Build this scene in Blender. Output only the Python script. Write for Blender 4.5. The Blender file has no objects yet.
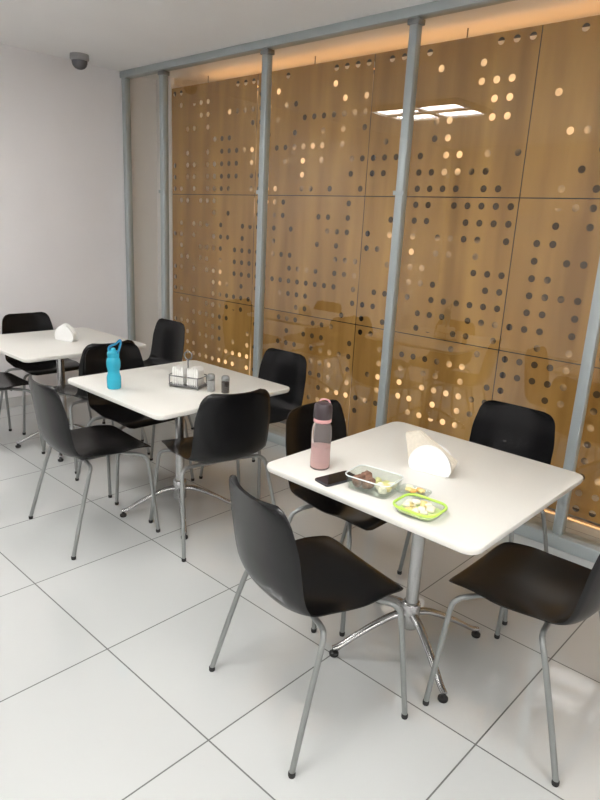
import bpy, bmesh, math, random
from mathutils import Vector, Matrix, noise
random.seed(7)
S = bpy.context.scene
COL = S.collection
try:
    S.view_settings.view_transform = 'Standard'
    S.view_settings.look = 'None'
except Exception: pass
PI = math.pi

# ------------------------------------------------------------ materials
def base_mat(name):
    m = bpy.data.materials.new(name); m.use_nodes = True
    return m, m.node_tree, m.node_tree.nodes['Principled BSDF']

def mat(name, col, rough=0.5, metal=0.0, var=0.04, scale=20.0, bump=0.0, spec=0.5, trans=0.0, ior=1.45, coat=0.0, emis=None):
    m, nt, b = base_mat(name)
    tc = nt.nodes.new('ShaderNodeTexCoord')
    nz = nt.nodes.new('ShaderNodeTexNoise'); nz.inputs['Scale'].default_value = scale
    nz.inputs['Detail'].default_value = 3
    nt.links.new(tc.outputs['Object'], nz.inputs['Vector'])
    r = nt.nodes.new('ShaderNodeValToRGB')
    r.color_ramp.elements[0].position = 0.3; r.color_ramp.elements[1].position = 0.7
    r.color_ramp.elements[0].color = tuple(max(0, c*(1-var)) for c in col[:3])+(1,)
    r.color_ramp.elements[1].color = tuple(min(1, c*(1+var)) for c in col[:3])+(1,)
    nt.links.new(nz.outputs['Fac'], r.inputs['Fac'])
    nt.links.new(r.outputs['Color'], b.inputs['Base Color'])
    b.inputs['Roughness'].default_value = rough
    b.inputs['Metallic'].default_value = metal
    b.inputs['Specular IOR Level'].default_value = spec
    b.inputs['Transmission Weight'].default_value = trans
    b.inputs['IOR'].default_value = ior
    b.inputs['Coat Weight'].default_value = coat
    if bump:
        bp = nt.nodes.new('ShaderNodeBump'); bp.inputs['Strength'].default_value = bump
        bp.inputs['Distance'].default_value = 0.01
        nt.links.new(nz.outputs['Fac'], bp.inputs['Height'])
        nt.links.new(bp.outputs['Normal'], b.inputs['Normal'])
    return m

def emit(name, col, strength):
    m = bpy.data.materials.new(name); m.use_nodes = True
    nt = m.node_tree; nt.nodes.clear()
    o = nt.nodes.new('ShaderNodeOutputMaterial'); e = nt.nodes.new('ShaderNodeEmission')
    e.inputs['Color'].default_value = tuple(col)+(1,); e.inputs['Strength'].default_value = strength
    nt.links.new(e.outputs[0], o.inputs[0]); return m

def thin_glass(name, tint, k=1.8, rough=0.0):
    m = bpy.data.materials.new(name); m.use_nodes = True
    nt = m.node_tree; nt.nodes.clear()
    o = nt.nodes.new('ShaderNodeOutputMaterial')
    t = nt.nodes.new('ShaderNodeBsdfTransparent'); t.inputs[0].default_value = tuple(tint)+(1,)
    g = nt.nodes.new('ShaderNodeBsdfGlossy'); g.inputs['Roughness'].default_value = rough
    lw = nt.nodes.new('ShaderNodeLayerWeight'); lw.inputs['Blend'].default_value = 0.5
    # schlick: r0 + (1-r0)*(facing)^5
    p = nt.nodes.new('ShaderNodeMath'); p.operation = 'POWER'; p.inputs[1].default_value = 5
    nt.links.new(lw.outputs['Facing'], p.inputs[0])
    a = nt.nodes.new('ShaderNodeMath'); a.operation = 'MULTIPLY_ADD'; a.use_clamp = True
    a.inputs[1].default_value = 0.96*k*0.7; a.inputs[2].default_value = 0.04*k
    nt.links.new(p.outputs[0], a.inputs[0])
    mx = nt.nodes.new('ShaderNodeMixShader')
    nt.links.new(a.outputs[0], mx.inputs[0]); nt.links.new(t.outputs[0], mx.inputs[1]); nt.links.new(g.outputs[0], mx.inputs[2])
    nt.links.new(mx.outputs[0], o.inputs[0]); return m

def floor_mat():
    m, nt, b = base_mat('white_porcelain_tiles')
    N = nt.nodes.new; L = nt.links.new
    geo = N('ShaderNodeNewGeometry'); sx = N('ShaderNodeSeparateXYZ'); L(geo.outputs['Position'], sx.inputs[0])
    T = 0.6
    def axis(out, off):
        a = N('ShaderNodeMath'); a.operation = 'SUBTRACT'; L(out, a.inputs[0]); a.inputs[1].default_value = off-60
        d = N('ShaderNodeMath'); d.operation = 'DIVIDE'; L(a.outputs[0], d.inputs[0]); d.inputs[1].default_value = T
        f = N('ShaderNodeMath'); f.operation = 'FRACT'; L(d.outputs[0], f.inputs[0])
        s = N('ShaderNodeMath'); s.operation = 'SUBTRACT'; L(f.outputs[0], s.inputs[0]); s.inputs[1].default_value = 0.5
        ab = N('ShaderNodeMath'); ab.operation = 'ABSOLUTE'; L(s.outputs[0], ab.inputs[0])
        fl = N('ShaderNodeMath'); fl.operation = 'FLOOR'; L(d.outputs[0], fl.inputs[0])
        return ab.outputs[0], fl.outputs[0]
    ax, fx = axis(sx.outputs['X'], -1.857); ay, fy = axis(sx.outputs['Y'], 1.03)
    mxx = N('ShaderNodeMath'); mxx.operation = 'MAXIMUM'; L(ax, mxx.inputs[0]); L(ay, mxx.inputs[1])
    gt = N('ShaderNodeMath'); gt.operation = 'GREATER_THAN'; L(mxx.outputs[0], gt.inputs[0]); gt.inputs[1].default_value = 0.5-0.0026/T
    cb = N('ShaderNodeCombineXYZ'); L(fx, cb.inputs[0]); L(fy, cb.inputs[1])
    wn = N('ShaderNodeTexWhiteNoise'); wn.noise_dimensions = '2D'; L(cb.outputs[0], wn.inputs['Vector'])
    tile = N('ShaderNodeMix'); tile.data_type = 'RGBA'
    L(wn.outputs['Value'], tile.inputs[0])
    tile.inputs[6].default_value = (0.57, 0.585, 0.575, 1); tile.inputs[7].default_value = (0.60, 0.615, 0.605, 1)
    mix = N('ShaderNodeMix'); mix.data_type = 'RGBA'; L(gt.outputs[0], mix.inputs[0])
    L(tile.outputs[2], mix.inputs[6]); mix.inputs[7].default_value = (0.08, 0.08, 0.075, 1)
    L(mix.outputs[2], b.inputs['Base Color'])
    r = N('ShaderNodeMath'); r.operation = 'MULTIPLY_ADD'; L(gt.outputs[0], r.inputs[0]); r.inputs[1].default_value = 0.6; r.inputs[2].default_value = 0.06
    L(r.outputs[0], b.inputs['Roughness'])
    b.inputs['Specular IOR Level'].default_value = 1.0
    b.inputs['IOR'].default_value = 1.65
    return m

def perforated_mat():
    m = bpy.data.materials.new('perforated_bronze_panel'); m.use_nodes = True
    nt = m.node_tree; b = nt.nodes['Principled BSDF']; out = nt.nodes['Material Output']
    N = nt.nodes.new; L = nt.links.new
    geo = N('ShaderNodeNewGeometry'); sx = N('ShaderNodeSeparateXYZ'); L(geo.outputs['Position'], sx.inputs[0])
    PX, PZ = 0.09, 0.86/9
    def mth(op, a, bb=None, c=None, clamp=False):
        n = N('ShaderNodeMath'); n.operation = op; n.use_clamp = clamp
        for i, v in enumerate((a, bb, c)):
            if v is None: continue
            if isinstance(v, (int, float)): n.inputs[i].default_value = v
            else: L(v, n.inputs[i])
        return n.outputs[0]
    dx = mth('DIVIDE', mth('SUBTRACT', sx.outputs['X'], -4.87-9.0), PX)
    dz = mth('DIVIDE', mth('SUBTRACT', sx.outputs['Z'], 0.05-8.6), PZ)
    fx = mth('MULTIPLY', mth('SUBTRACT', mth('FRACT', dx), 0.5), PX)
    fz = mth('MULTIPLY', mth('SUBTRACT', mth('FRACT', dz), 0.5), PZ)
    dist = mth('SQRT', mth('ADD', mth('MULTIPLY', fx, fx), mth('MULTIPLY', fz, fz)))
    inside = mth('LESS_THAN', dist, 0.0195)
    cb = N('ShaderNodeCombineXYZ'); L(mth('FLOOR', dx), cb.inputs[0]); L(mth('FLOOR', dz), cb.inputs[1])
    wn = N('ShaderNodeTexWhiteNoise'); wn.noise_dimensions = '2D'; L(cb.outputs[0], wn.inputs['Vector'])
    nz = N('ShaderNodeTexNoise'); nz.inputs['Scale'].default_value = 0.26; nz.inputs['Detail'].default_value = 1
    L(cb.outputs[0], nz.inputs['Vector'])
    dens = mth('MULTIPLY_ADD', nz.outputs['Fac'], 2.0, -0.52)
    lowz = mth('MULTIPLY_ADD', sx.outputs['Z'], -0.13, 0.25)
    dens = mth('ADD', dens, lowz)
    on = mth('LESS_THAN', wn.outputs['Value'], dens)
    hole = mth('MULTIPLY', inside, on)
    # brushed bronze colour with long vertical variation
    mp = N('ShaderNodeMapping'); mp.inputs['Scale'].default_value = (3.2, 3.2, 0.35); L(geo.outputs['Position'], mp.inputs[0])
    n2 = N('ShaderNodeTexNoise'); n2.inputs['Scale'].default_value = 1.6; n2.inputs['Detail'].default_value = 4; L(mp.outputs[0], n2.inputs['Vector'])
    r = N('ShaderNodeValToRGB'); r.color_ramp.elements[0].position = 0.32; r.color_ramp.elements[1].position = 0.68
    r.color_ramp.elements[0].color = (0.33, 0.165, 0.036, 1); r.color_ramp.elements[1].color = (0.62, 0.355, 0.095, 1)
    L(n2.outputs['Fac'], r.inputs['Fac']); L(r.outputs['Color'], b.inputs['Base Color'])
    b.inputs['Metallic'].default_value = 0.15; b.inputs['Roughness'].default_value = 0.42
    t = N('ShaderNodeBsdfTransparent'); mx = N('ShaderNodeMixShader')
    L(hole, mx.inputs[0]); L(b.outputs[0], mx.inputs[1]); L(t.outputs[0], mx.inputs[2]); L(mx.outputs[0], out.inputs[0])
    return m

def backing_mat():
    # dark facade behind the screen with patches of warm light painted as emission
    m = bpy.data.materials.new('painted_glow_backing'); m.use_nodes = True
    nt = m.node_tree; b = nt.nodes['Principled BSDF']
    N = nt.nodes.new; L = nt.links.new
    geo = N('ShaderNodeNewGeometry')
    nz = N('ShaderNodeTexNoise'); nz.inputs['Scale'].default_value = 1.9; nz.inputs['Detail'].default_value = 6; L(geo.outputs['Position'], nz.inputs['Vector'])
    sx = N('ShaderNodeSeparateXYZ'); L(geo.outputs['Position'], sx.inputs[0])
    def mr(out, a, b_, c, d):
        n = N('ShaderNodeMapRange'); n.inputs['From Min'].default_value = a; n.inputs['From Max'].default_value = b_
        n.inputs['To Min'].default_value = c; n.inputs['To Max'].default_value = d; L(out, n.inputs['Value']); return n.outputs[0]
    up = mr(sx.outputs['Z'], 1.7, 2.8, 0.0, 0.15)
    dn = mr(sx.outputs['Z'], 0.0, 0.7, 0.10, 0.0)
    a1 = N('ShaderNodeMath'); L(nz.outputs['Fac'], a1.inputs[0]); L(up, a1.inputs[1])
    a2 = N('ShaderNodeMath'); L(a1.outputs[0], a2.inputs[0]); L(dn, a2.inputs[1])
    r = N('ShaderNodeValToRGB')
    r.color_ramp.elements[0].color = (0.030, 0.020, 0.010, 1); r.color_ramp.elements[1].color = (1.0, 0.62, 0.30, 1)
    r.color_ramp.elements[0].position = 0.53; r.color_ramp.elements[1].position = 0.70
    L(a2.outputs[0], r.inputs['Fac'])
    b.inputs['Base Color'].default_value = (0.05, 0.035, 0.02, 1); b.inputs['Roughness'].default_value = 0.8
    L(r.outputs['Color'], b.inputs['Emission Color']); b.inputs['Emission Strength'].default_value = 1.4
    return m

M_FLOOR = floor_mat()
M_WALL = mat('white_plaster', (0.86, 0.845, 0.855), 0.75, var=0.012, scale=3, bump=0.02)
M_CEIL = mat('white_ceiling_paint', (0.87, 0.87, 0.87), 0.8, var=0.01, scale=3)
M_BASE = mat('white_baseboard', (0.66, 0.66, 0.65), 0.5, var=0.02)
M_ALU = mat('silver_grey_aluminium', (0.42, 0.465, 0.47), 0.38, metal=0.25, var=0.03, scale=6)
M_ALUD = mat('dark_grey_bracket', (0.26, 0.27, 0.27), 0.4, metal=0.6, var=0.05)
M_GLASS = thin_glass('window_glass', (0.94, 0.94, 0.90), 2.5)
M_PERF = perforated_mat()
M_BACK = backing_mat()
M_DARK = mat('dark_cavity', (0.05, 0.04, 0.03), 0.8)
M_BLACK = mat('black_moulded_plastic', (0.0038, 0.0038, 0.0045), 0.24, var=0.15, scale=60, bump=0.015, spec=0.42)
M_STEEL = mat('satin_grey_steel', (0.26, 0.27, 0.265), 0.40, metal=0.45, var=0.03, scale=30)
M_CHROME = mat('brushed_steel', (0.50, 0.50, 0.50), 0.26, metal=0.9, var=0.03, scale=30)
M_RUB = mat('black_rubber', (0.02, 0.02, 0.02), 0.7)
M_TOP = mat('white_laminate', (0.76, 0.745, 0.695), 0.30, var=0.012, scale=5)
M_WPL = mat('white_plastic', (0.85, 0.85, 0.84), 0.4, var=0.02)
M_KRAFT = mat('natural_paper', (0.72, 0.66, 0.56), 0.85, var=0.06, scale=90, bump=0.1)
M_PAPER = mat('white_paper', (0.85, 0.84, 0.81), 0.85, var=0.03, scale=60, bump=0.05)
M_LAMP = emit('lamp_diffuser', (1.0, 0.985, 0.96), 28)
M_WARM = emit('warm_led', (1.0, 0.48, 0.17), 7.0)

# ------------------------------------------------------------ mesh helpers
def link(o, parent=None):
    COL.objects.link(o)
    if parent is not None: o.parent = parent
    return o

def mk(name, verts, faces, m, parent=None, smooth=False, loc=(0, 0, 0), angle=None, mats=None, fmat=None):
    me = bpy.data.meshes.new(name); me.from_pydata([tuple(v) for v in verts], [], faces); me.update()
    bm = bmesh.new(); bm.from_mesh(me); bmesh.ops.recalc_face_normals(bm, faces=bm.faces); 
    if smooth:
        for f in bm.faces: f.smooth = True
        a = angle or math.radians(40)
        for e in bm.edges:
            if len(e.link_faces) == 2 and e.calc_face_angle(0) > a: e.smooth = False
    bm.to_mesh(me); bm.free()
    for x in (mats or [m]): me.materials.append(x)
    if fmat:
        for i, p in enumerate(me.polygons): p.material_index = fmat[i]
    o = bpy.data.objects.new(name, me); o.location = loc
    return link(o, parent)

def empty(name, loc=(0, 0, 0), rz=0, parent=None):
    e = bpy.data.objects.new(name, None); e.empty_display_size = 0.1; e.location = loc; e.rotation_euler = (0, 0, rz)
    return link(e, parent)

def box(name, lo, hi, m, parent=None, bev=0.0, seg=2):
    lo = Vector(lo); hi = Vector(hi); c = (lo+hi)/2; d = hi-lo
    bm = bmesh.new(); bmesh.ops.create_cube(bm, size=1)
    for v in bm.verts: v.co = Vector((v.co.x*d.x, v.co.y*d.y, v.co.z*d.z))
    if bev: 
        bmesh.ops.bevel(bm, geom=bm.edges[:], offset=bev, segments=seg, profile=0.5, affect='EDGES')
        for f in bm.faces: f.smooth = True
        for e in bm.edges:
            if len(e.link_faces) == 2 and e.calc_face_angle(0) > math.radians(50): e.smooth = False
    me = bpy.data.meshes.new(name); bm.to_mesh(me); bm.free(); me.materials.append(m)
    o = bpy.data.objects.new(name, me); o.location = c
    return link(o, parent)

def lathe(name, prof, m, parent=None, seg=32, loc=(0, 0, 0), closed=False):
    """prof: (r,z) list, r=0 at ends gives caps"""
    V = []; F = []; rows = []
    for r, z in prof:
        if r < 1e-6: rows.append([len(V)]); V.append((0, 0, z))
        else:
            rows.append(list(range(len(V), len(V)+seg)))
            for i in range(seg):
                a = 2*PI*i/seg; V.append((r*math.cos(a), r*math.sin(a), z))
    for A, B in zip(rows[:-1], rows[1:]):
        for i in range(seg):
            j = (i+1) % seg
            if len(A) == 1 and len(B) == 1: continue
            if len(A) == 1: F.append((A[0], B[j], B[i]))
            elif len(B) == 1: F.append((A[i], A[j], B[0]))
            else: F.append((A[i], A[j], B[j], B[i]))
    return mk(name, V, F, m, parent, True, loc)

def catmull(P, n=6):
    P = [Vector(p) for p in P]; out = []
    Q = [P[0]*2-P[1]]+P+[P[-1]*2-P[-2]]
    for i in range(1, len(Q)-2):
        for k in range(n):
            t = k/n; a, b, c, d = Q[i-1], Q[i], Q[i+1], Q[i+2]
            out.append(0.5*((2*b)+(c-a)*t+(2*a-5*b+4*c-d)*t*t+(3*b-a-3*c+d)*t*t*t))
    out.append(P[-1]); return out

def tube(name, pts, r, m, parent=None, seg=12, n=6, closed=False, flat=1.0, loc=(0, 0, 0), raw=False):
    P = [Vector(p) for p in pts] if n == 0 else catmull(pts, n)
    rad = r if callable(r) else (lambda t: r)
    V = []; F = []
    N = len(P); up = None
    for i, p in enumerate(P):
        if closed: t = (P[(i+1) % N]-P[i-1]).normalized()
        else: t = (P[min(i+1, N-1)]-P[max(i-1, 0)]).normalized()
        if up is None:
            up = Vector((0, 0, 1)) if abs(t.z) < 0.95 else Vector((1, 0, 0))
        u = (up-t*up.dot(t)).normalized(); w = t.cross(u); up = u
        rr = rad(i/(N-1))
        for k in range(seg):
            a = 2*PI*k/seg
            V.append(p+w*math.cos(a)*rr+u*math.sin(a)*rr*flat)
    R = N if closed else N-1
    for i in range(R):
        for k in range(seg):
            j = (k+1) % seg; i2 = (i+1) % N
            F.append((i*seg+k, i*seg+j, i2*seg+j, i2*seg+k))
    if not closed:
        F.append(tuple(range(seg))[::-1]); F.append(tuple((N-1)*seg+k for k in range(seg)))
    if raw: return V, F
    return mk(name, V, F, m, parent, True, loc)

def merge(parts):
    V = []; F = []
    for v, f in parts:
        o = len(V); V += list(v); F += [tuple(i+o for i in ff) for ff in f]
    return V, F

def boxraw(lo, hi):
    x0, y0, z0 = lo; x1, y1, z1 = hi
    V = [(x0,y0,z0),(x1,y0,z0),(x1,y1,z0),(x0,y1,z0),(x0,y0,z1),(x1,y0,z1),(x1,y1,z1),(x0,y1,z1)]
    return V, [(0,3,2,1),(4,5,6,7),(0,1,5,4),(1,2,6,5),(2,3,7,6),(3,0,4,7)]

def rrect(w, d, r, seg=8):
    pts = []
    for cx, cy, a0 in ((w/2-r, d/2-r, 0), (-w/2+r, d/2-r, 90), (-w/2+r, -d/2+r, 180), (w/2-r, -d/2+r, 270)):
        for i in range(seg+1):
            a = math.radians(a0+90*i/seg); pts.append((cx+r*math.cos(a), cy+r*math.sin(a)))
    return pts

def loft(rings):
    """rings: list of lists of 3d points same count; caps at both ends"""
    V = []; F = []; n = len(rings[0])
    for R in rings: V += R
    for i in range(len(rings)-1):
        for k in range(n):
            j = (k+1) % n; F.append((i*n+k, i*n+j, (i+1)*n+j, (i+1)*n+k))
    F.append(tuple(range(n))[::-1]); F.append(tuple((len(rings)-1)*n+k for k in range(n)))
    return V, F

def meta(o, label, cat, group=None, kind=None):
    o['label'] = label; o['category'] = cat
    if group: o['group'] = group
    if kind: o['kind'] = kind

def struct(o, label=None):
    o['kind'] = 'structure'
    if label: o['label'] = label
    return o

def clone(root, loc, rz):
    def rec(o, par):
        c = o.copy(); COL.objects.link(c)
        if par is not None:
            c.parent = par; c.matrix_parent_inverse = o.matrix_parent_inverse.copy()
        for ch in list(o.children): rec(ch, c)
        return c
    c = rec(root, None); c.location = loc; c.rotation_euler = (0, 0, rz); return c

# ------------------------------------------------------------ room shell
XL, XR, YB, YW, H = -5.1, 2.2, -2.2, 3.18, 2.72
YP = 3.50
struct(box('floor', (XL-0.1, YB-0.1, -0.1), (XR+0.1, 4.3, 0), M_FLOOR), 'glossy white square porcelain tiles with dark grout')
struct(box('ceiling', (XL-0.1, YB-0.1, H), (XR+0.1, 4.3, H+0.1), M_CEIL), 'smooth white painted ceiling')
struct(box('wall_left', (XL-0.1, YB-0.1, 0), (XL, 4.3, H), M_WALL), 'plain white painted wall')
struct(box('wall_right', (XR, YB-0.1, 0), (XR+0.1, 4.3, H), M_WALL), 'plain white painted wall')
struct(box('wall_front', (XL, YB-0.1, 0), (XR, YB, H), M_WALL), 'plain white painted wall')
struct(box('wall_back', (XL, 4.2, 0), (XR, 4.3, H), M_BACK), 'dark facade with painted warm glow behind the screen')
struct(box('trim_1', (XL, YP, 0), (-4.885, YP+0.04, H), M_WALL), 'white end panel beside the perforated screen')
struct(box('baseboard_left', (XL, YB, 0), (XL+0.015, YW-0.05, 0.08), M_BASE), 'low pale grey baseboard')

# window wall
win = empty('window_1', (0, YW, 0)); struct(win, 'floor to ceiling glazing with grey aluminium posts')
posts = [-5.07, -4.53, -3.36, -2.20, -1.015, 0.165, 1.34, 2.16]
D = 0.026
for i, x in enumerate(posts):
    box('post', (x-0.025, -D, 0.07), (x+0.025, D, H-0.05), M_ALU, win, 0.004)
    if 0 < i < 7:
        box('bracket', (x-0.038, -D-0.006, H-0.085), (x+0.038, D+0.006, H-0.055), M_ALUD, win, 0.004)
        V, F = merge([boxraw((x-0.036, -D-0.006, zz-0.012), (x+0.036, -D+0.004, zz+0.012)) for zz in (1.77,)])
        mk('glass_clamp', V, F, M_ALU, win)
box('top_rail', (XL, -0.04, H-0.05), (XR, 0.04, H), M_ALU, win, 0.004)
box('bottom_rail', (XL, -0.05, 0.0), (XR, 0.05, 0.07), M_ALU, win, 0.004)
for a, b in zip(posts[:-1], posts[1:]):
    mk('glass_pane', [(a+0.022, 0, 0.06), (b-0.022, 0, 0.06), (b-0.022, 0, H-0.045), (a+0.022, 0, H-0.045)], [(0, 1, 2, 3)], M_GLASS, win)

# perforated panels
x0 = -4.87
for c in range(6):
    root = empty('perforated_screen', (x0+c*1.08, YP, 0))
    meta(root, 'tall bronze metal screen of three panels with scattered round holes', 'screen', 'perforated bronze screens behind the glass')
    W = 1.08
    for r in range(3):
        a = 0.003; b = W-0.003; z = 0.05+r*0.86+0.003; zt = z+0.86-0.006
        mk('panel', [(a, 0, z), (b, 0, z), (b, 0, zt), (a, 0, zt)], [(0, 1, 2, 3)], M_PERF, root)
    for z in (0.07, 0.91, 1.77, 2.61):
        box('rail', (0.002, 0.004, z-0.018), (W-0.002, 0.03, z+0.018), M_DARK, root)
    for xx in (0.004, W-0.024):
        box('stud', (xx, 0.03, 0.0), (xx+0.02, 0.06, 2.62), M_DARK, root)
# warm uplights behind the screen head and base
for (a, b, z, y, s) in ((-4.6, 0.3, 2.56, 3.66, 1), (-4.6, 0.3, 0.0, 3.62, 1)):
    root = empty('led_strip', (a, y, z)); meta(root, 'warm amber light strip behind the bronze screen', 'light', 'warm light strips behind the screen')
    h = z
    box('housing', (0, -0.02, 0.0), (b-a, 0.02, 0.015), M_ALUD, root)
    box('diffuser', (0.01, -0.015, 0.015), (b-a-0.01, 0.015, 0.027), M_WARM, root)
    if z > 1:
        for k in range(5):
            xx = 0.05+k*(b-a-0.1)/4
            box('hanger', (xx-0.004, -0.024, 0.0), (xx+0.004, -0.020, H-z), M_ALUD, root)

# ceiling light fixtures
def fixture(x, y):
    r = empty('ceiling_light', (x, y, H)); meta(r, 'rectangular white ceiling luminaire with four bright cells', 'ceiling light', 'ceiling luminaires of the room')
    W, Dp = 1.0, 0.66
    parts = [boxraw((-W/2, -Dp/2, -0.012), (W/2, Dp/2, -0.0))]
    parts += [boxraw((-W/2, -Dp/2, -0.05), (-W/2+0.03, Dp/2, 0)), boxraw((W/2-0.03, -Dp/2, -0.05), (W/2, Dp/2, 0)),
              boxraw((-W/2, -Dp/2, -0.05), (W/2, -Dp/2+0.03, 0)), boxraw((-W/2, Dp/2-0.03, -0.05), (W/2, Dp/2, 0)),
              boxraw((-0.03, -Dp/2, -0.045), (0.03, Dp/2, 0)), boxraw((-W/2, -0.05, -0.045), (W/2, 0.05, 0))]
    V, F = merge(parts); mk('frame', V, F, M_WPL, r)
    for sx in (-1, 1):
        for sy in (-1, 1):
            cx, cy = sx*0.25, sy*0.175
            box('diffuser', (cx-0.2, cy-0.11, -0.035), (cx+0.2, cy+0.11, -0.02), M_LAMP, r)
for x in (-3.70, -1.25, 1.1): fixture(x, 0.68)
fixture(1.1, -1.3); fixture(-1.25, -1.3)  # unseen pair added behind the camera to even out the room light

# dome camera on ceiling
r = empty('security_camera', (-4.87, 2.66, H)); meta(r, 'small grey dome security camera on the ceiling by the wall', 'camera')
lathe('housing', [(0, 0), (0.068, 0), (0.070, -0.012), (0.070, -0.035), (0.060, -0.045), (0, -0.045)], mat('grey_camera_plastic', (0.33, 0.33, 0.34), 0.4), r)
lathe('dome', [(0.058, -0.044), (0.057, -0.060), (0.050, -0.080), (0.036, -0.095), (0.018, -0.103), (0, -0.105)], mat('smoked_dome', (0.10, 0.10, 0.11), 0.12, spec=0.8), r)

# ------------------------------------------------------------ chair
def shell_profile():
    P = [(0.240, 0.428), (0.232, 0.440), (0.205, 0.450), (0.13, 0.452), (0.04, 0.445), (-0.06, 0.438), (-0.125, 0.440), (-0.172, 0.458),
         (-0.200, 0.500), (-0.213, 0.56), (-0.222, 0.63), (-0.234, 0.71), (-0.246, 0.775), (-0.252, 0.805)]
    return catmull([(0, y, z) for y, z in P], 5)
def make_chair():
    root = empty('dining_chair')
    P = shell_profile(); n = len(P)
    L = [0]
    for i in range(1, n): L.append(L[-1]+(P[i]-P[i-1]).length)
    T = L[-1]
    # resample denser near ends
    samples = []
    for i in range(61):
        t = i/60; samples.append(T*(0.5-0.5*math.cos(PI*t))*0.45+T*t*0.55)
    def at(s):
        s = min(max(s, 0), T)
        for i in range(1, n):
            if L[i] >= s-1e-9:
                k = (s-L[i-1])/(L[i]-L[i-1]); return P[i-1].lerp(P[i], k)
        return P[-1]
    def lin(t, K):
        for (a, va), (b, vb) in zip(K[:-1], K[1:]):
            if t <= b:
                k = (t-a)/(b-a); k = k*k*(3-2*k); return va+(vb-va)*k
        return K[-1][1]
    WK = [(0, 0.206), (0.25, 0.222), (0.5, 0.206), (0.62, 0.202), (0.8, 0.200), (1.0, 0.178)]
    CK = [(0, 0.004), (0.2, 0.014), (0.45, 0.032), (0.6, 0.038), (0.8, 0.034), (1.0, 0.028)]
    nu = 21; th = 0.011; rows = []
    for s in samples:
        p = at(s); tg = (at(s+0.004)-at(s-0.004)).normalized()
        nrm = Vector((0, tg.z, -tg.y)) 
        # tangent runs backwards/up; inner normal = up for the seat, forward for the back
        t = s/T; w = lin(t, WK); rr = 0.055
        dd = min(s, T-s)
        if dd < rr: w = w-rr+math.sqrt(max(0, rr*rr-(rr-dd)**2))
        c = lin(t, CK)
        top = []; bot = []
        for k in range(nu):
            u = (-1+2*k/(nu-1))
            off = c*(abs(u)**2.4)
            edge = th/2*(1-0.6*abs(u)**12)
            base = p+Vector((u*w, 0, 0))
            top.append(base+nrm*(off+edge)); bot.append(base+nrm*(off-edge))
        rows.append(top+bot[::-1])
    split = next(i for i, s in enumerate(samples) if s/T > 0.53)
    def part(name, a, b, cap0, cap1):
        R = rows[a:b+1]; m = 2*nu; V = []; F = []
        for r_ in R: V += r_
        for i in range(len(R)-1):
            for k in range(m):
                j = (k+1) % m; F.append((i*m+k, i*m+j, (i+1)*m+j, (i+1)*m+k))
        def cap(i):
            for k in range(nu-1):
                F.append((i*m+k, i*m+k+1, i*m+m-2-k, i*m+m-1-k))
        if cap0: cap(0)
        if cap1: cap(len(R)-1)
        return mk(name, V, F, M_BLACK, root, True, angle=math.radians(65))
    part('seat', 0, split, True, False)
    part('backrest', split, len(rows)-1, False, True)
    V, F = merge([boxraw((-0.12, -0.10, 0.4175), (0.12, 0.12, 0.4215)),
                  tube('', [(-0.12, 0.10, 0.415), (0.12, 0.10, 0.415)], 0.008, None, seg=10, n=1, raw=True),
                  tube('', [(-0.12, -0.08, 0.415), (0.12, -0.08, 0.415)], 0.008, None, seg=10, n=1, raw=True)])
    mk('seat_frame', V, F, M_STEEL, root, True)
    for sx in (1, -1):
        for pts in ([(0.265, 0.225, 0.012), (0.246, 0.211, 0.20), (0.228, 0.198, 0.37), (0.218, 0.188, 0.405), (0.190, 0.165, 0.418), (0.12, 0.12, 0.4165), (0.05, 0.09, 0.4160)],
                    [(0.265, -0.225, 0.012), (0.247, -0.172, 0.20), (0.230, -0.120, 0.37), (0.218, -0.105, 0.402), (0.190, -0.092, 0.415), (0.12, -0.08, 0.4140), (0.05, -0.07, 0.4140)]):
            pp = [(sx*x, y, z) for x, y, z in pts]
            lg = tube('leg', pp, 0.0095, M_STEEL, root, 12, 5)
            fx, fy = pp[0][0], pp[0][1]
            lathe('foot_glide', [(0, 0), (0.010, 0), (0.0112, 0.004), (0.0112, 0.014), (0.0100, 0.017), (0, 0.017)], M_RUB, lg, 14, (fx, fy, 0))
    return root
proto = make_chair()
def heading(deg):  # 0 = facing +Y, clockwise positive
    return -math.radians(deg)
chairs = [  # x, y, heading, label
    (-1.19, 1.400, 13, 'black plastic chair angled at the near edge of the food table'),
    (-0.64, 1.93, -90, 'black plastic chair tucked in beside the open food containers'),
    (-1.15, 2.53, 180, 'black plastic chair between the food table and the glass wall'),
    (-1.53, 2.01, 90, 'black plastic chair behind the pink water bottle'),
    (-2.785, 1.495, 4, 'black plastic chair by the table with the blue bottle'),
    (-2.335, 1.935, -76, 'black plastic chair with its back beside the two shakers'),
    (-3.15, 1.98, 90, 'black plastic chair behind the blue bottle table'),
    (-2.655, 2.53, 180, 'black plastic chair between the shaker table and the glass wall'),
    (-3.99, 2.63, 180, 'black plastic chair near the glass wall at the corner table'),
    (-4.60, 2.10, 90, 'black plastic chair against the white wall at the corner table'),
    (-4.25, 1.57, 0, 'black plastic chair at the near edge of the corner table'),
    (-3.70, 2.03, -90, 'black plastic chair tucked into the corner table'),
]
for i, (x, y, h, lab) in enumerate(chairs):
    if i == 0:
        c = proto; c.location = (x, y, 0); c.rotation_euler = (0, 0, heading(h))
    else: c = clone(proto, (x, y, 0), heading(h))
    meta(c, lab, 'chair', 'black plastic chairs around the cafe tables')

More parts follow.
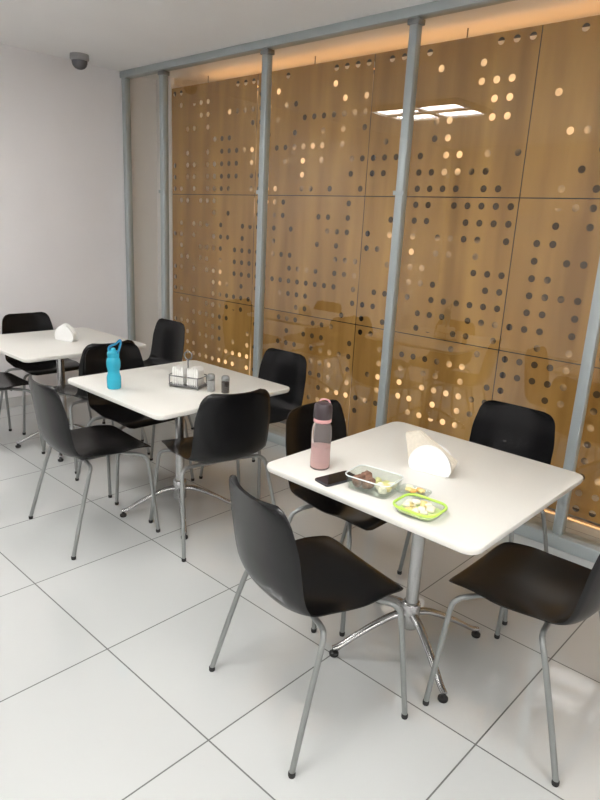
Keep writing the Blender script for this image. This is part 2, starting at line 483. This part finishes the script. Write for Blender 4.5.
# ------------------------------------------------------------ table
TZ = 0.74
def make_table():
    root = empty('cafe_table')
    W = 0.84
    rings = []
    for inset, z in ((0.012, TZ-0.026), (0.003, TZ-0.021), (0.0, TZ-0.012), (0.0, TZ-0.005), (0.0015, TZ-0.0015), (0.005, TZ)):
        rings.append([(x, y, z) for x, y in rrect(W-2*inset, W-2*inset, 0.045-inset*0.5, 8)])
    V, F = loft(rings); mk('tabletop', V, F, M_TOP, root, True, angle=math.radians(30))
    V, F = merge([boxraw((-0.16, -0.16, TZ-0.033), (0.16, 0.16, TZ-0.026)), boxraw((-0.30, -0.02, TZ-0.044), (0.30, 0.02, TZ-0.030)), boxraw((-0.02, -0.30, TZ-0.044), (0.02, 0.30, TZ-0.030))])
    mk('support_plate', V, F, M_STEEL, root)
    lathe('column', [(0, 0.09), (0.033, 0.09), (0.036, 0.095), (0.036, 0.19), (0.032, 0.197), (0.025, 0.20), (0.025, TZ-0.06), (0.045, TZ-0.045), (0.045, TZ-0.034), (0, TZ-0.034)], M_CHROME, root, 28)
    for k in range(4):
        a = math.radians(-32+90*k); ca, sa = math.cos(a), math.sin(a)
        pts = [(0.025, 0.15), (0.08, 0.142), (0.15, 0.112), (0.22, 0.075), (0.275, 0.042), (0.308, 0.032)]
        lg = tube('base_leg', [(ca*x, sa*x, z) for x, z in pts], lambda t: 0.018-0.006*t, M_CHROME, root, 12, 5, flat=0.75)
        lathe('foot_glide', [(0, 0), (0.016, 0), (0.018, 0.004), (0.018, 0.012), (0.008, 0.016), (0.007, 0.030), (0, 0.030)], M_RUB, lg, 16, (ca*0.302, sa*0.302, 0))
    return root
tp = make_table()
tabs = [(-1.09, 1.885, 'square white cafe table holding lunch containers and pink bottle'),
        (-2.615, 1.92, 'square white cafe table holding blue bottle and condiment caddy'),
        (-3.99, 1.95, 'square white cafe table with only a napkin holder')]
for i, (x, y, lab) in enumerate(tabs):
    t = tp if i == 0 else clone(tp, (0, 0, 0), 0)
    t.location = (x, y, 0); meta(t, lab, 'table', 'square white cafe tables')

# ------------------------------------------------------------ napkin holders
def napkin_holder(x, y, rz, label):
    r = empty('napkin_holder', (x, y, TZ), rz); meta(r, label, 'napkin holder', 'white napkin holders on the tables')
    box('base', (-0.065, -0.03, 0), (0.065, 0.03, 0.008), M_WPL, r, 0.003)
    for name, yy, R in (('side_plate', -0.027, 0.080), ('side_plate', 0.021, 0.074)):
        arc = []
        for i in range(33):
            a = PI*i/32; arc.append((R*math.cos(a), 0.022+R*1.02*math.sin(a)))
        arc = [(R*0.92, 0.004)]+arc+[(-R*0.92, 0.004)]
        n = len(arc); V = [(px, yy, pz) for px, pz in arc]+[(px, yy+0.006, pz) for px, pz in arc]
        F = [tuple(range(n)), tuple(range(n, 2*n))[::-1]]+[(i, (i+1) % n, n+(i+1) % n, n+i) for i in range(n)]
        mk(name, V, F, M_WPL, r, True, angle=math.radians(35))
    return r
def napkins(x, y, rz, m, z=0.009, s=0.155, tilt=0.0, n=9, label='folded napkins held upright in the white holder'):
    r = empty('napkin_stack', (x, y, TZ+z), rz); meta(r, label, 'napkins', 'napkins in the holders')
    parts = []
    for i in range(n):
        yy = -0.016+0.032*i/(n-1)
        j = random.uniform(-0.004, 0.004); h = s*random.uniform(0.80, 0.86)
        pts = [(-0.066+j, 0.0), (0.066+j, 0.0), (0.070+j, h*0.40), (0.012+j, h*0.80), (-0.012+j, h*0.80), (-0.070+j, h*0.40)]
        q = len(pts); V = [(px, yy-0.0012, pz) for px, pz in pts]+[(px, yy+0.0012, pz) for px, pz in pts]
        parts.append((V, [tuple(range(q)), tuple(range(q, 2*q))[::-1]]+[(k, (k+1) % q, q+(k+1) % q, q+k) for k in range(q)]))
    V, F = merge(parts); mk('napkin_sheets', V, F, m, r)
    return r
napkin_holder(-1.07, 1.885, math.radians(10), 'white half-round plastic napkin holder with natural paper napkins')
# paper napkins, folded at a slant and poking out behind the front plate
r = empty('napkin_stack', (-1.07, 1.885, TZ+0.009), math.radians(10)); meta(r, 'beige paper napkins standing slanted in the white holder', 'napkins', 'napkins in the holders')
parts = []
for i in range(8):
    yy = -0.012+0.030*i/7
    a = random.uniform(-0.005, 0.005)
    pts = [(-0.080+a, 0.0), (0.074+a, 0.0), (0.086+a, 0.045), (-0.060+a, 0.129+a), (-0.104+a, 0.115)]
    n = len(pts); V = [(px, yy-0.0012, pz) for px, pz in pts]+[(px, yy+0.0012, pz) for px, pz in pts]
    F = [tuple(range(n)), tuple(range(n, 2*n))[::-1]]+[(k, (k+1) % n, n+(k+1) % n, n+k) for k in range(n)]
    parts.append((V, F))
V, F = merge(parts); mk('napkin_sheets', V, F, M_KRAFT, r)
napkin_holder(-3.98, 2.0, math.radians(20), 'white half-round plastic napkin holder on the corner table')
napkins(-3.98, 2.0, math.radians(20), M_PAPER, label='white paper napkins standing in the holder')

# ------------------------------------------------------------ pink water bottle
PINKB = mat('pink_clear_plastic', (0.93, 0.85, 0.84), 0.08, trans=0.88, var=0.02, ior=1.10)
PINK = mat('pink_plastic', (0.74, 0.38, 0.38), 0.35)
PINKL = mat('pink_tinted_drink', (0.82, 0.56, 0.54), 0.2, trans=0.35, ior=1.2)
DPL = mat('smoky_mauve_plastic', (0.06, 0.045, 0.05), 0.3)
r = empty('water_bottle', (-1.353, 1.600, TZ), 0.4); meta(r, 'clear pink water bottle with dark flip lid and loop', 'bottle')
lathe('bottle_body', [(0, 0.001), (0.031, 0.0), (0.035, 0.004), (0.0355, 0.03), (0.034, 0.06), (0.0345, 0.09), (0.0355, 0.13), (0.034, 0.150), (0.029, 0.165), (0.027, 0.172), (0.0, 0.172)], PINKB, r, 36)
lathe('drink', [(0, 0.006), (0.030, 0.006), (0.032, 0.010), (0.0325, 0.03), (0.0315, 0.06), (0.032, 0.085), (0, 0.086)], PINKL, r, 32)
lathe('collar', [(0.0, 0.171), (0.029, 0.171), (0.0315, 0.174), (0.0315, 0.182), (0.030, 0.185), (0, 0.185)], PINK, r, 32)
lathe('lid', [(0, 0.185), (0.0310, 0.185), (0.0325, 0.189), (0.0325, 0.214), (0.031, 0.230), (0.027, 0.238), (0.018, 0.241), (0, 0.241)], DPL, r, 32)
tube('carry_loop', [(-0.020, 0.016, 0.234), (-0.014, 0.016, 0.245), (0.0, 0.016, 0.248), (0.014, 0.016, 0.245), (0.020, 0.016, 0.234)], 0.0030, PINK, r, 10, 6)

# phone
r = empty('smartphone', (-1.241, 1.562, TZ), math.radians(-10)); meta(r, 'black smartphone lying face up on the white table', 'phone')
V, F = loft([[(x, y, z) for x, y in rrect(0.072-2*i, 0.146-2*i, 0.011-i*0.5)] for i, z in ((0.0015, 0.0), (0.0, 0.002), (0.0, 0.0065), (0.0015, 0.008))])
mk('phone_body', V, F, mat('dark_phone_case', (0.03, 0.03, 0.035), 0.35), r, True, angle=math.radians(50))
V, F = loft([[(x, y, z) for x, y in rrect(0.066, 0.140, 0.008)] for z in (0.0080, 0.0084)])
mk('screen', V, F, mat('black_phone_screen', (0.008, 0.008, 0.010), 0.12, spec=0.3), r)

# ------------------------------------------------------------ food containers
def tray(name, w, d, h, rad, th, m, loc, rz, flare=0.008):
    r = empty(name, loc, rz)
    R = []
    for inset, z in ((flare+0.004, 0.0), (flare, 0.003), (0.0, h-0.003), (0.0, h), (th, h), (th, h-0.004), (flare+th, 0.006)):
        R.append([(x, y, z) for x, y in rrect(w-2*inset, d-2*inset, max(rad-inset*0.6, 0.006), 8)])
    V, F = loft(R); mk('container_body', V, F, m, r, True, angle=math.radians(50))
    return r
M_CG = thin_glass('container_glass', (0.93, 0.96, 0.94), 1.8, 0.02)
def lump(name, c, s, m, label, cat, group, seed, rz=0, rough=0.25, top=None):
    bm = bmesh.new(); bmesh.ops.create_icosphere(bm, subdivisions=3, radius=1)
    for v in bm.verts:
        n = noise.noise(v.co*1.6+Vector((seed*3.1, seed, 0)))
        f = 1+rough*n
        p = v.co.copy()
        p = Vector([math.copysign(abs(q)**0.75, q) for q in p])*f
        v.co = Vector((p.x*s[0], p.y*s[1], p.z*s[2]))
    for f in bm.faces: f.smooth = True
    zmin = min(v.co.z for v in bm.verts)
    me = bpy.data.meshes.new(name); bm.to_mesh(me); bm.free(); me.materials.append(m)
    o = bpy.data.objects.new(name, me); o.location = (c[0], c[1], c[2]-zmin); o.rotation_euler = (0, 0, rz)
    link(o); meta(o, label, cat, group); return o
cx, cy = -1.108, 1.590; rz = math.radians(8)
r = tray('food_container', 0.165, 0.122, 0.050, 0.026, 0.004, M_CG, (cx, cy, TZ), rz)
meta(r, 'open rectangular glass lunch container with bread inside', 'food container')
P1 = rrect(0.167, 0.124, 0.027, 8)
tube('rim', [(x, y, 0.0505) for x, y in P1], 0.0022, mat('pale_glass_rim', (0.80, 0.86, 0.84), 0.1, spec=0.8), r, 8, 0, closed=True)
def loc2(px, py, cx, cy, rz): return (cx+px*math.cos(rz)-py*math.sin(rz), cy+px*math.sin(rz)+py*math.cos(rz))
BROWN = mat('brown_bread', (0.22, 0.12, 0.08), 0.8, var=0.45, scale=110, bump=0.6)
for i, (px, py, w) in enumerate(((-0.045, -0.020, 1.1), (-0.008, -0.021, 1.05), (-0.042, 0.026, .8))):
    x, y = loc2(px, py, cx, cy, rz)
    lump('bread_slice', (x, y, TZ+0.008), (0.0175, 0.024*w, 0.018), BROWN, 'piece of dark brown bread in the glass container', 'bread', 'brown bread pieces in the glass container', i, rz)
GRN = mat('apple_green', (0.62, 0.62, 0.28), 0.4, var=0.25, scale=50)
YEL = mat('pale_yellow_fruit', (0.82, 0.68, 0.30), 0.45, var=0.2, scale=50)
ORG = mat('orange_fruit', (0.84, 0.46, 0.14), 0.45, var=0.2, scale=50)
CRM = mat('cream_food', (0.86, 0.80, 0.64), 0.7, var=0.12, scale=90, bump=0.3)
for i, (px, py, mm) in enumerate(((0.030, 0.028, GRN), (0.052, 0.0, YEL), (0.027, -0.004, CRM), (0.054, 0.027, CRM), (0.047, -0.028, CRM), (0.0, 0.03, GRN))):
    x, y = loc2(px, py, cx, cy, rz)
    lump('fruit_piece', (x, y, TZ+0.008), (0.012, 0.014, 0.012), mm, 'pale cut fruit piece in the glass container', 'fruit', 'cut fruit in the glass container', 10+i, i*0.7)
# low container with lime rim
LIME = mat('lime_green_plastic', (0.52, 0.80, 0.12), 0.35, var=0.04)
x2, y2, r2 = -0.910, 1.560, math.radians(4)
r = tray('food_container', 0.136, 0.118, 0.024, 0.034, 0.0035, M_CG, (x2, y2, TZ), r2, 0.006)
meta(r, 'low clear lunch container with lime green rim and food', 'food container')
P1 = rrect(0.142, 0.124, 0.037, 10); rimp = [(x, y, 0.024) for x, y in P1]
tube('rim_seal', rimp, 0.0042, LIME, r, 10, 0, closed=True)
Pin = rrect(0.119, 0.101, 0.028, 8)
V, F = loft([[(x, y, 0.0064) for x, y in Pin], [(x, y, 0.0085) for x, y in Pin]]); mk('base_liner', V, F, mat('pale_lime_film', (0.66, 0.80, 0.36), 0.4), r)
random.seed(3)
for i in range(18):
    a = random.uniform(0, 2*PI); q = math.sqrt(random.random())*0.038
    px, py = q*math.cos(a)*1.15, q*math.sin(a)*0.9
    x, y = loc2(px, py, x2, y2, r2)
    mm = random.choice([CRM, YEL, YEL, CRM, CRM, ORG])
    lump('food_piece', (x, y, TZ+0.009+0.003*(i % 3)), (random.uniform(.009, .014), random.uniform(.009, .013), random.uniform(.005, .008)), mm, 'small cream and orange food bite in the lime rimmed container', 'food', 'food bites in the lime rimmed container', 30+i, a)
# small clear lid with slices
r = tray('container_lid', 0.105, 0.080, 0.012, 0.022, 0.003, M_CG, (-1.000, 1.668, TZ), math.radians(10), 0.004)
meta(r, 'small clear plastic lid holding fruit slices', 'lid')
for i, (px, py, mm) in enumerate(((-0.025, 0.008, CRM), (0.0, -0.01, ORG), (0.022, 0.010, YEL), (-0.012, -0.012, YEL), (0.012, 0.014, ORG))):
    lump('fruit_slice', (-1.0+px, 1.668+py, TZ+0.0075), (0.012, 0.010, 0.006), mm, 'orange and cream fruit slice on the clear lid', 'fruit', 'fruit slices on the clear lid', 60+i, i)

# ------------------------------------------------------------ blue bottle
BLU = mat('cyan_clear_plastic', (0.06, 0.56, 0.76), 0.12, trans=0.40, var=0.03, ior=1.3)
BLD = mat('deep_blue_plastic', (0.015, 0.22, 0.42), 0.35)
r = empty('water_bottle', (-2.719, 1.600, TZ), math.radians(20)); meta(r, 'translucent bright blue sports bottle with hinged handle lid', 'bottle')
lathe('bottle_body', [(0, 0.001), (0.030, 0), (0.034, 0.005), (0.035, 0.045), (0.0345, 0.06), (0.029, 0.078), (0.0285, 0.092), (0.0335, 0.112), (0.034, 0.135), (0.030, 0.152), (0.024, 0.160), (0, 0.160)], BLU, r, 36)
lathe('lid', [(0, 0.158), (0.027, 0.158), (0.029, 0.162), (0.029, 0.180), (0.022, 0.188), (0.014, 0.190), (0.012, 0.200), (0.008, 0.204), (0, 0.204)], BLU, r, 32)
tube('handle', [(-0.024, 0, 0.178), (-0.026, 0, 0.200), (-0.008, 0, 0.214), (0.018, 0, 0.226), (0.042, 0, 0.246), (0.048, 0, 0.236), (0.038, 0, 0.205), (0.027, 0, 0.180)], 0.0055, BLD, r, 10, 6)

# ------------------------------------------------------------ condiment caddy
r = empty('condiment_caddy', (-2.535, 1.915, TZ), math.radians(25)); meta(r, 'chrome wire condiment caddy with tall loop handle', 'condiment caddy')
M_WIRE = mat('caddy_wire', (0.20, 0.20, 0.20), 0.3, metal=0.7)
box('tray_base', (-0.085, -0.05, 0.006), (0.085, 0.05, 0.010), M_WIRE, r, 0.0015)
for z in (0.014, 0.060):
    tube('wire_rail', [(x, y, z) for x, y in rrect(0.176, 0.106, 0.02, 6)], 0.003, M_WIRE, r, 8, 0, closed=True)
for sx in (-1, 1):
    for sy in (-1, 1):
        tube('wire_upright', [(sx*0.078, sy*0.0485, 0.0), (sx*0.078, sy*0.0515, 0.03), (sx*0.078, sy*0.053, 0.062)], 0.003, M_WIRE, r, 8, 2)
tube('handle', [(0, 0, 0.010), (0, 0, 0.09), (0, 0, 0.135), (0.018, 0, 0.150), (0.020, 0, 0.170), (0.0, 0, 0.182), (-0.020, 0, 0.170), (-0.018, 0, 0.150), (-0.002, 0, 0.137)], 0.0040, M_WIRE, r, 10, 6)
ca, sa = math.cos(math.radians(25)), math.sin(math.radians(25))
random.seed(5)
for side, n in ((1, 5), (-1, 5)):
    for i in range(n):
        px, py = side*(0.016+0.0125*i), 0.0
        o = empty('sachet', (-2.535+px*ca-py*sa, 1.915+px*sa+py*ca, TZ+0.0105), math.radians(25)); meta(o, 'white paper condiment sachet standing in the caddy', 'sachet', 'white sachets in the condiment caddy')
        h = random.uniform(0.080, 0.100); t = 0.005
        V, F = loft([[(x, y, z) for x, y in ((-a_, -0.036), (a_, -0.036), (a_, 0.036), (-a_, 0.036))] for a_, z in ((0.0012, 0), (t, 0.012), (t, h-0.014), (0.0012, h))])
        mk('sachet_body', V, F, M_PAPER, o)
# shakers
SG = thin_glass('shaker_glass', (0.92, 0.94, 0.94), 2.5)
for (x, y, m, lab) in ((-2.395, 1.950, mat('grey_salt', (0.40, 0.39, 0.38), 0.8, var=0.1, scale=300), 'small glass salt shaker with metal cap'),
                       (-2.325, 1.985, mat('ground_pepper', (0.06, 0.05, 0.045), 0.9, var=0.5, scale=300), 'small glass pepper shaker with metal cap')):
    r = empty('shaker', (x, y, TZ)); meta(r, lab, 'shaker', 'salt and pepper shakers')
    lathe('glass_jar', [(0, 0), (0.019, 0), (0.0205, 0.003), (0.0205, 0.060), (0.0185, 0.068), (0.017, 0.070)], SG, r, 24)
    lathe('contents', [(0, 0.003), (0.0188, 0.003), (0.0188, 0.057), (0, 0.058)], m, r, 24)
    lathe('cap', [(0.0195, 0.065), (0.0205, 0.068), (0.0200, 0.080), (0.015, 0.088), (0, 0.091)], M_STEEL, r, 24)

# ------------------------------------------------------------ camera / world
cam = bpy.data.cameras.new('camera'); co = bpy.data.objects.new('camera', cam); COL.objects.link(co)
R = Vector((.7276, .6844, .0492)).normalized(); Bk = Vector((.6501, -.7104, .2689)).normalized()
U = Bk.cross(R).normalized(); R = U.cross(Bk).normalized()
co.matrix_world = Matrix(((R.x, U.x, Bk.x, 0), (R.y, U.y, Bk.y, 0), (R.z, U.z, Bk.z, 1.57), (0, 0, 0, 1)))
cam.sensor_fit = 'VERTICAL'; cam.sensor_height = 36; cam.lens = 36*629/800; cam.clip_start = 0.05
S.camera = co
w = bpy.data.worlds.new('world'); S.world = w; w.use_nodes = True
w.node_tree.nodes['Background'].inputs[0].default_value = (0.8, 0.85, 0.9, 1); w.node_tree.nodes['Background'].inputs[1].default_value = 0.3
